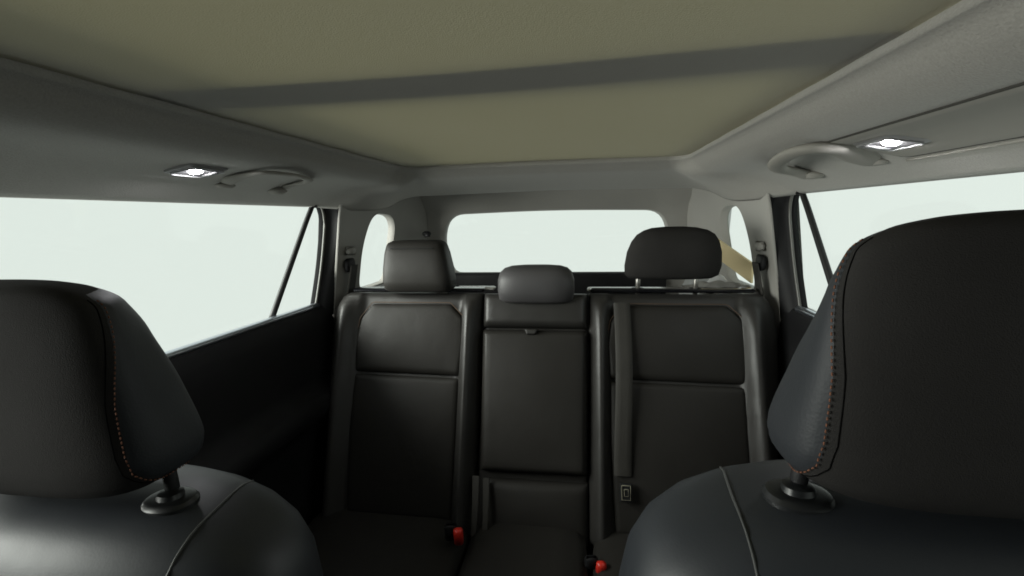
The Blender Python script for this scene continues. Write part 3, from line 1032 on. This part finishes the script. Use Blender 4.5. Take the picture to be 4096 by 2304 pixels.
def side_belt(s, label):
    t = thing('seat_belt', label, 'seat belt', (s*.66, 1.51, .8))
    x = .672
    V, F = sloft([(-.012, 0, 0, .010, .024, 3), (-.009, 0, 0, .016, .03, 3), (.006, 0, 0, .017, .031, 3), (.012, 0, 0, .010, .022, 3)], 24, 3)
    c = Vector((s*(x+.005), 1.505, .905))
    V = [c+Vector((s*-.6*v[2], v[1], v[0]*1.5)) for v in V]
    mesh_obj('belt_guide', V, F, BLACK, t)
    V = []
    for i in range(16):
        z = .905-.16*i/15
        xx_ = x-.012+.0018*i
        for dy, dx in ((-.024, 0), (-.022, -.003), (.022, -.003), (.024, 0), (.022, .002), (-.022, .002)):
            V.append((s*(xx_+dx+.002), 1.505+dy-.001*i, z))
    F = [(i*6+k, i*6+(k+1) % 6, (i+1)*6+(k+1) % 6, (i+1)*6+k) for i in range(15) for k in range(6)]
    mesh_obj('webbing', V, F, WEBBING, t, sharp=50)
    V, F = box((s*(x-.0), 1.505, .955), (.02, .05, .030), .008)
    mesh_obj('guide_cover', V, F, TRIM, t, sharp=50)
side_belt(-1, 'grey seat belt running from its black guide on the left rear pillar')
side_belt(1, 'grey seat belt running from its black guide on the right rear pillar')

# ------------------------------------------------------------------ front seats
def front_seat(s, xc, zt, ztop, label):
    """xc seat centre, zt shoulder height, ztop top of the headrest; s = +1 right, -1 left (inboard side is -s)"""
    t = thing('front_seat', label, 'car seat', (xc, .4, 0))
    dz = zt-.855
    lv = [(.02, .30, .265, .09), (.30, .29, .268, .10), (.45, .31, .270, .10), (.60, .340, .270, .100), (.70, .358, .268, .100), (.745, .366, .262, .098), (.780, .371, .254, .094), (.805, .374, .240, .088),
          (.825, .376, .218, .080), (.838, .378, .192, .071), (.847, .379, .165, .061), (.852, .380, .13, .048), (.855, .380, .09, .030), (.856, .380, .04, .012)]
    V, F = sloft([(z+dz if z > .1 else z, xc, y, w, d, 2.9) for z, y, w, d in lv], 72, 2.7)
    mesh_obj('backrest', V, F, SHOULDER, t)
    B = bvh_of(V, F)
    def on_back(x, z):
        h = B.ray_cast(Vector((x, 0, z)), Vector((0, 1, 0)))
        return h
    def on_top(x, y):
        return B.ray_cast(Vector((x, y, 1.5)), Vector((0, 0, -1)))
    # shoulder seam: from the top edge down the front
    pts = []
    for x, y in ((.163, .43), (.166, .41), (.169, .39), (.171, .37), (.1715, .35), (.1715, .335), (.1712, .32), (.171, .31), (.170, .302), (.170, .295), (.170, .29), (.169, .285), (.169, .28)):
        h = on_top(xc-s*x, y)
        if h[0] and abs(h[1].z) > .35:
            pts.append(h[0]+h[1]*(.0006 if h[1].z > 0 else -.0006))
    zlast = pts[-1].z if pts else .84
    for k in range(1, 14):
        z = zlast-.004-.010*k
        h = on_back(xc-s*(.171-.0035*k), z)
        if h[0]:
            pts.append(h[0]+Vector((0, -.0006, 0)))
    mesh_obj('shoulder_seam', *tube(resample(pts, 50), .0011, 6), GREYSEAM, t)
    # headrest
    dh = ztop-1.058
    wz = [.846, .850, .858, .870, .890, .94, 1.0, 1.032, 1.047, 1.054, 1.057, 1.058]
    ww = [.060, .095, .122, .138, .143, .141, .138, .129, .107, .076, .040, .012]
    wd = [.020, .036, .048, .056, .060, .060, .055, .046, .036, .024, .012, .004]
    yy = [.364, .366, .368, .369, .369, .367, .363, .357, .350, .345, .343, .342]
    kz = [.85, .88, .94, 1.0, 1.03, 1.06]
    kk = [.0, .03, .19, .40, .45, .45]
    zz = wz
    def W(z): return sinterp(z, wz, ww)
    def D(z): return sinterp(z, wz, wd)
    def Y(z): return sinterp(z, wz, yy)
    E_ = 3.5
    def S(th, z, off=0.0):
        """th: 0 = inboard side, 90 = front (towards -y); the back narrows towards the top"""
        def P(a):
            c, q = cos(a), sin(a)
            py = math.copysign(abs(q)**(2/E_), q)
            px = W(z)*math.copysign(abs(c)**(2/E_), c)*(1-sinterp(z, kz, kk)*((1-py)/2)**1.3)
            return Vector((px, D(z)*py))
        p = P(th)
        if off:
            d = P(th+.01)-P(th-.01)
            n_ = Vector((d.y, -d.x)).normalized()
            p = p+n_*off
        return Vector((xc-s*p.x, Y(z)-p.y, z+dh))
    fine = []
    for i in range(len(zz)-1):
        for k in range(4):
            fine.append(lerp(zz[i], zz[i+1], k/4))
    fine.append(zz[-1])
    V = [S(2*pi*k/72, z) for z in fine for k in range(72)]
    F = [(i*72+k, i*72+(k+1) % 72, (i+1)*72+(k+1) % 72, (i+1)*72+k) for i in range(len(fine)-1) for k in range(72)]
    F += [tuple(range(71, -1, -1)), tuple((len(fine)-1)*72+k for k in range(72))]
    hr_ = mesh_obj('headrest', V, F, SUEDE, t)
    # side gusset, bounded by a curved seam
    def th_seam(z):
        return radians(sinterp(z, [.856, .858, .863, .873, .89, .94, .99, 1.03, 1.046], [-60, -30, 4, 26, 37, 35, 26, 17, 12]))
    zs = [.856+(1.046-.856)*(.5-.5*cos(pi*i/40)) for i in range(41)]
    V = []
    for z in zs:
        t0 = radians(-75); t1 = th_seam(z)
        if t1 < t0+.05:
            t1 = t0+.05
        for j in range(15):
            u = j/14
            ed = min(u, 1-u)*1.0
            e2 = min(z-.856, 1.046-z)
            o = -.0006+.0022*prof(ed, .18)*prof(max(0, e2), .010)
            V.append(S(lerp(t0, t1, u), z, o))
    mesh_obj('side_panel', V, grid_faces(41, 15), SIDEHIDE, hr_)
    # painted shadow line, a thin near-black tube, and orange stitches along the seam
    line = [(radians(-72), .8565)]+[(th_seam(z), z) for z in [.8565, .858, .860, .862, .865, .869, .873, .882, .9, .915, .93, .95, .97, .99, 1.01, 1.03, 1.044]]
    th2 = []
    for (a0, z0), (a1, z1) in zip(line, line[1:]):
        for k in range(6):
            th2.append((lerp(a0, a1, k/6), lerp(z0, z1, k/6)))
    mesh_obj('seam_shade_line', *tube(resample([S(a+.07, z, .0001) for a, z in th2], 120), .0005, 6), SEAM_SHADE, hr_)
    pts = resample([S(a-.05, z, .0022) for a, z in th2], 141)
    parts = []
    for k in range(0, 140, 2):
        a, b = pts[k], pts[k+1]
        parts.append(tube([a, a.lerp(b, .5), b], .00060, 5))
    V, F = merge(*parts)
    so = mesh_obj('stitching', V, F, THREAD, hr_)
    # posts and sleeves
    for dx in (-.140, .140):
        px = xc+dx
        mesh_obj('post', *tube([(px-dx*.12, .372, zt-.03), (px-dx*.16, .372, .885+dh)], .0065, 12), BLACK, t)
        px -= dx*.12
        h = on_top(px, .368)
        zc = (h[0].z if h[0] else zt)-.004
        lv = [(zc-.012, px, .366, .026, .021, 2.2), (zc+.004, px, .366, .026, .021, 2.2), (zc+.0075, px, .366, .0235, .0185, 2.2), (zc+.0085, px, .366, .020, .016, 2.2), (zc+.0085, px, .366, .0125, .011, 2.2), (zc+.013, px, .367, .0115, .0105, 2.2), (zc+.014, px, .367, .009, .009, 2.2)]
        mesh_obj('post_sleeve', *sloft(lv, 28, 2.2), SLEEVE, t, sharp=35)
    lv = [(.05, xc, .02, .24, .24), (.22, xc, .02, .25, .25), (.27, xc, .02, .23, .23), (.285, xc, .02, .15, .15)]
    mesh_obj('cushion', *sloft(lv, 40, 5), SIDEHIDE, t)
    return t

front_seat(1, .425, .837, 1.058, 'near black front seat on the right with tall suede headrest and orange stitched side')
front_seat(-1, -.402, .788, 1.013, 'near black front seat on the left, its shoulders caught by pale light')
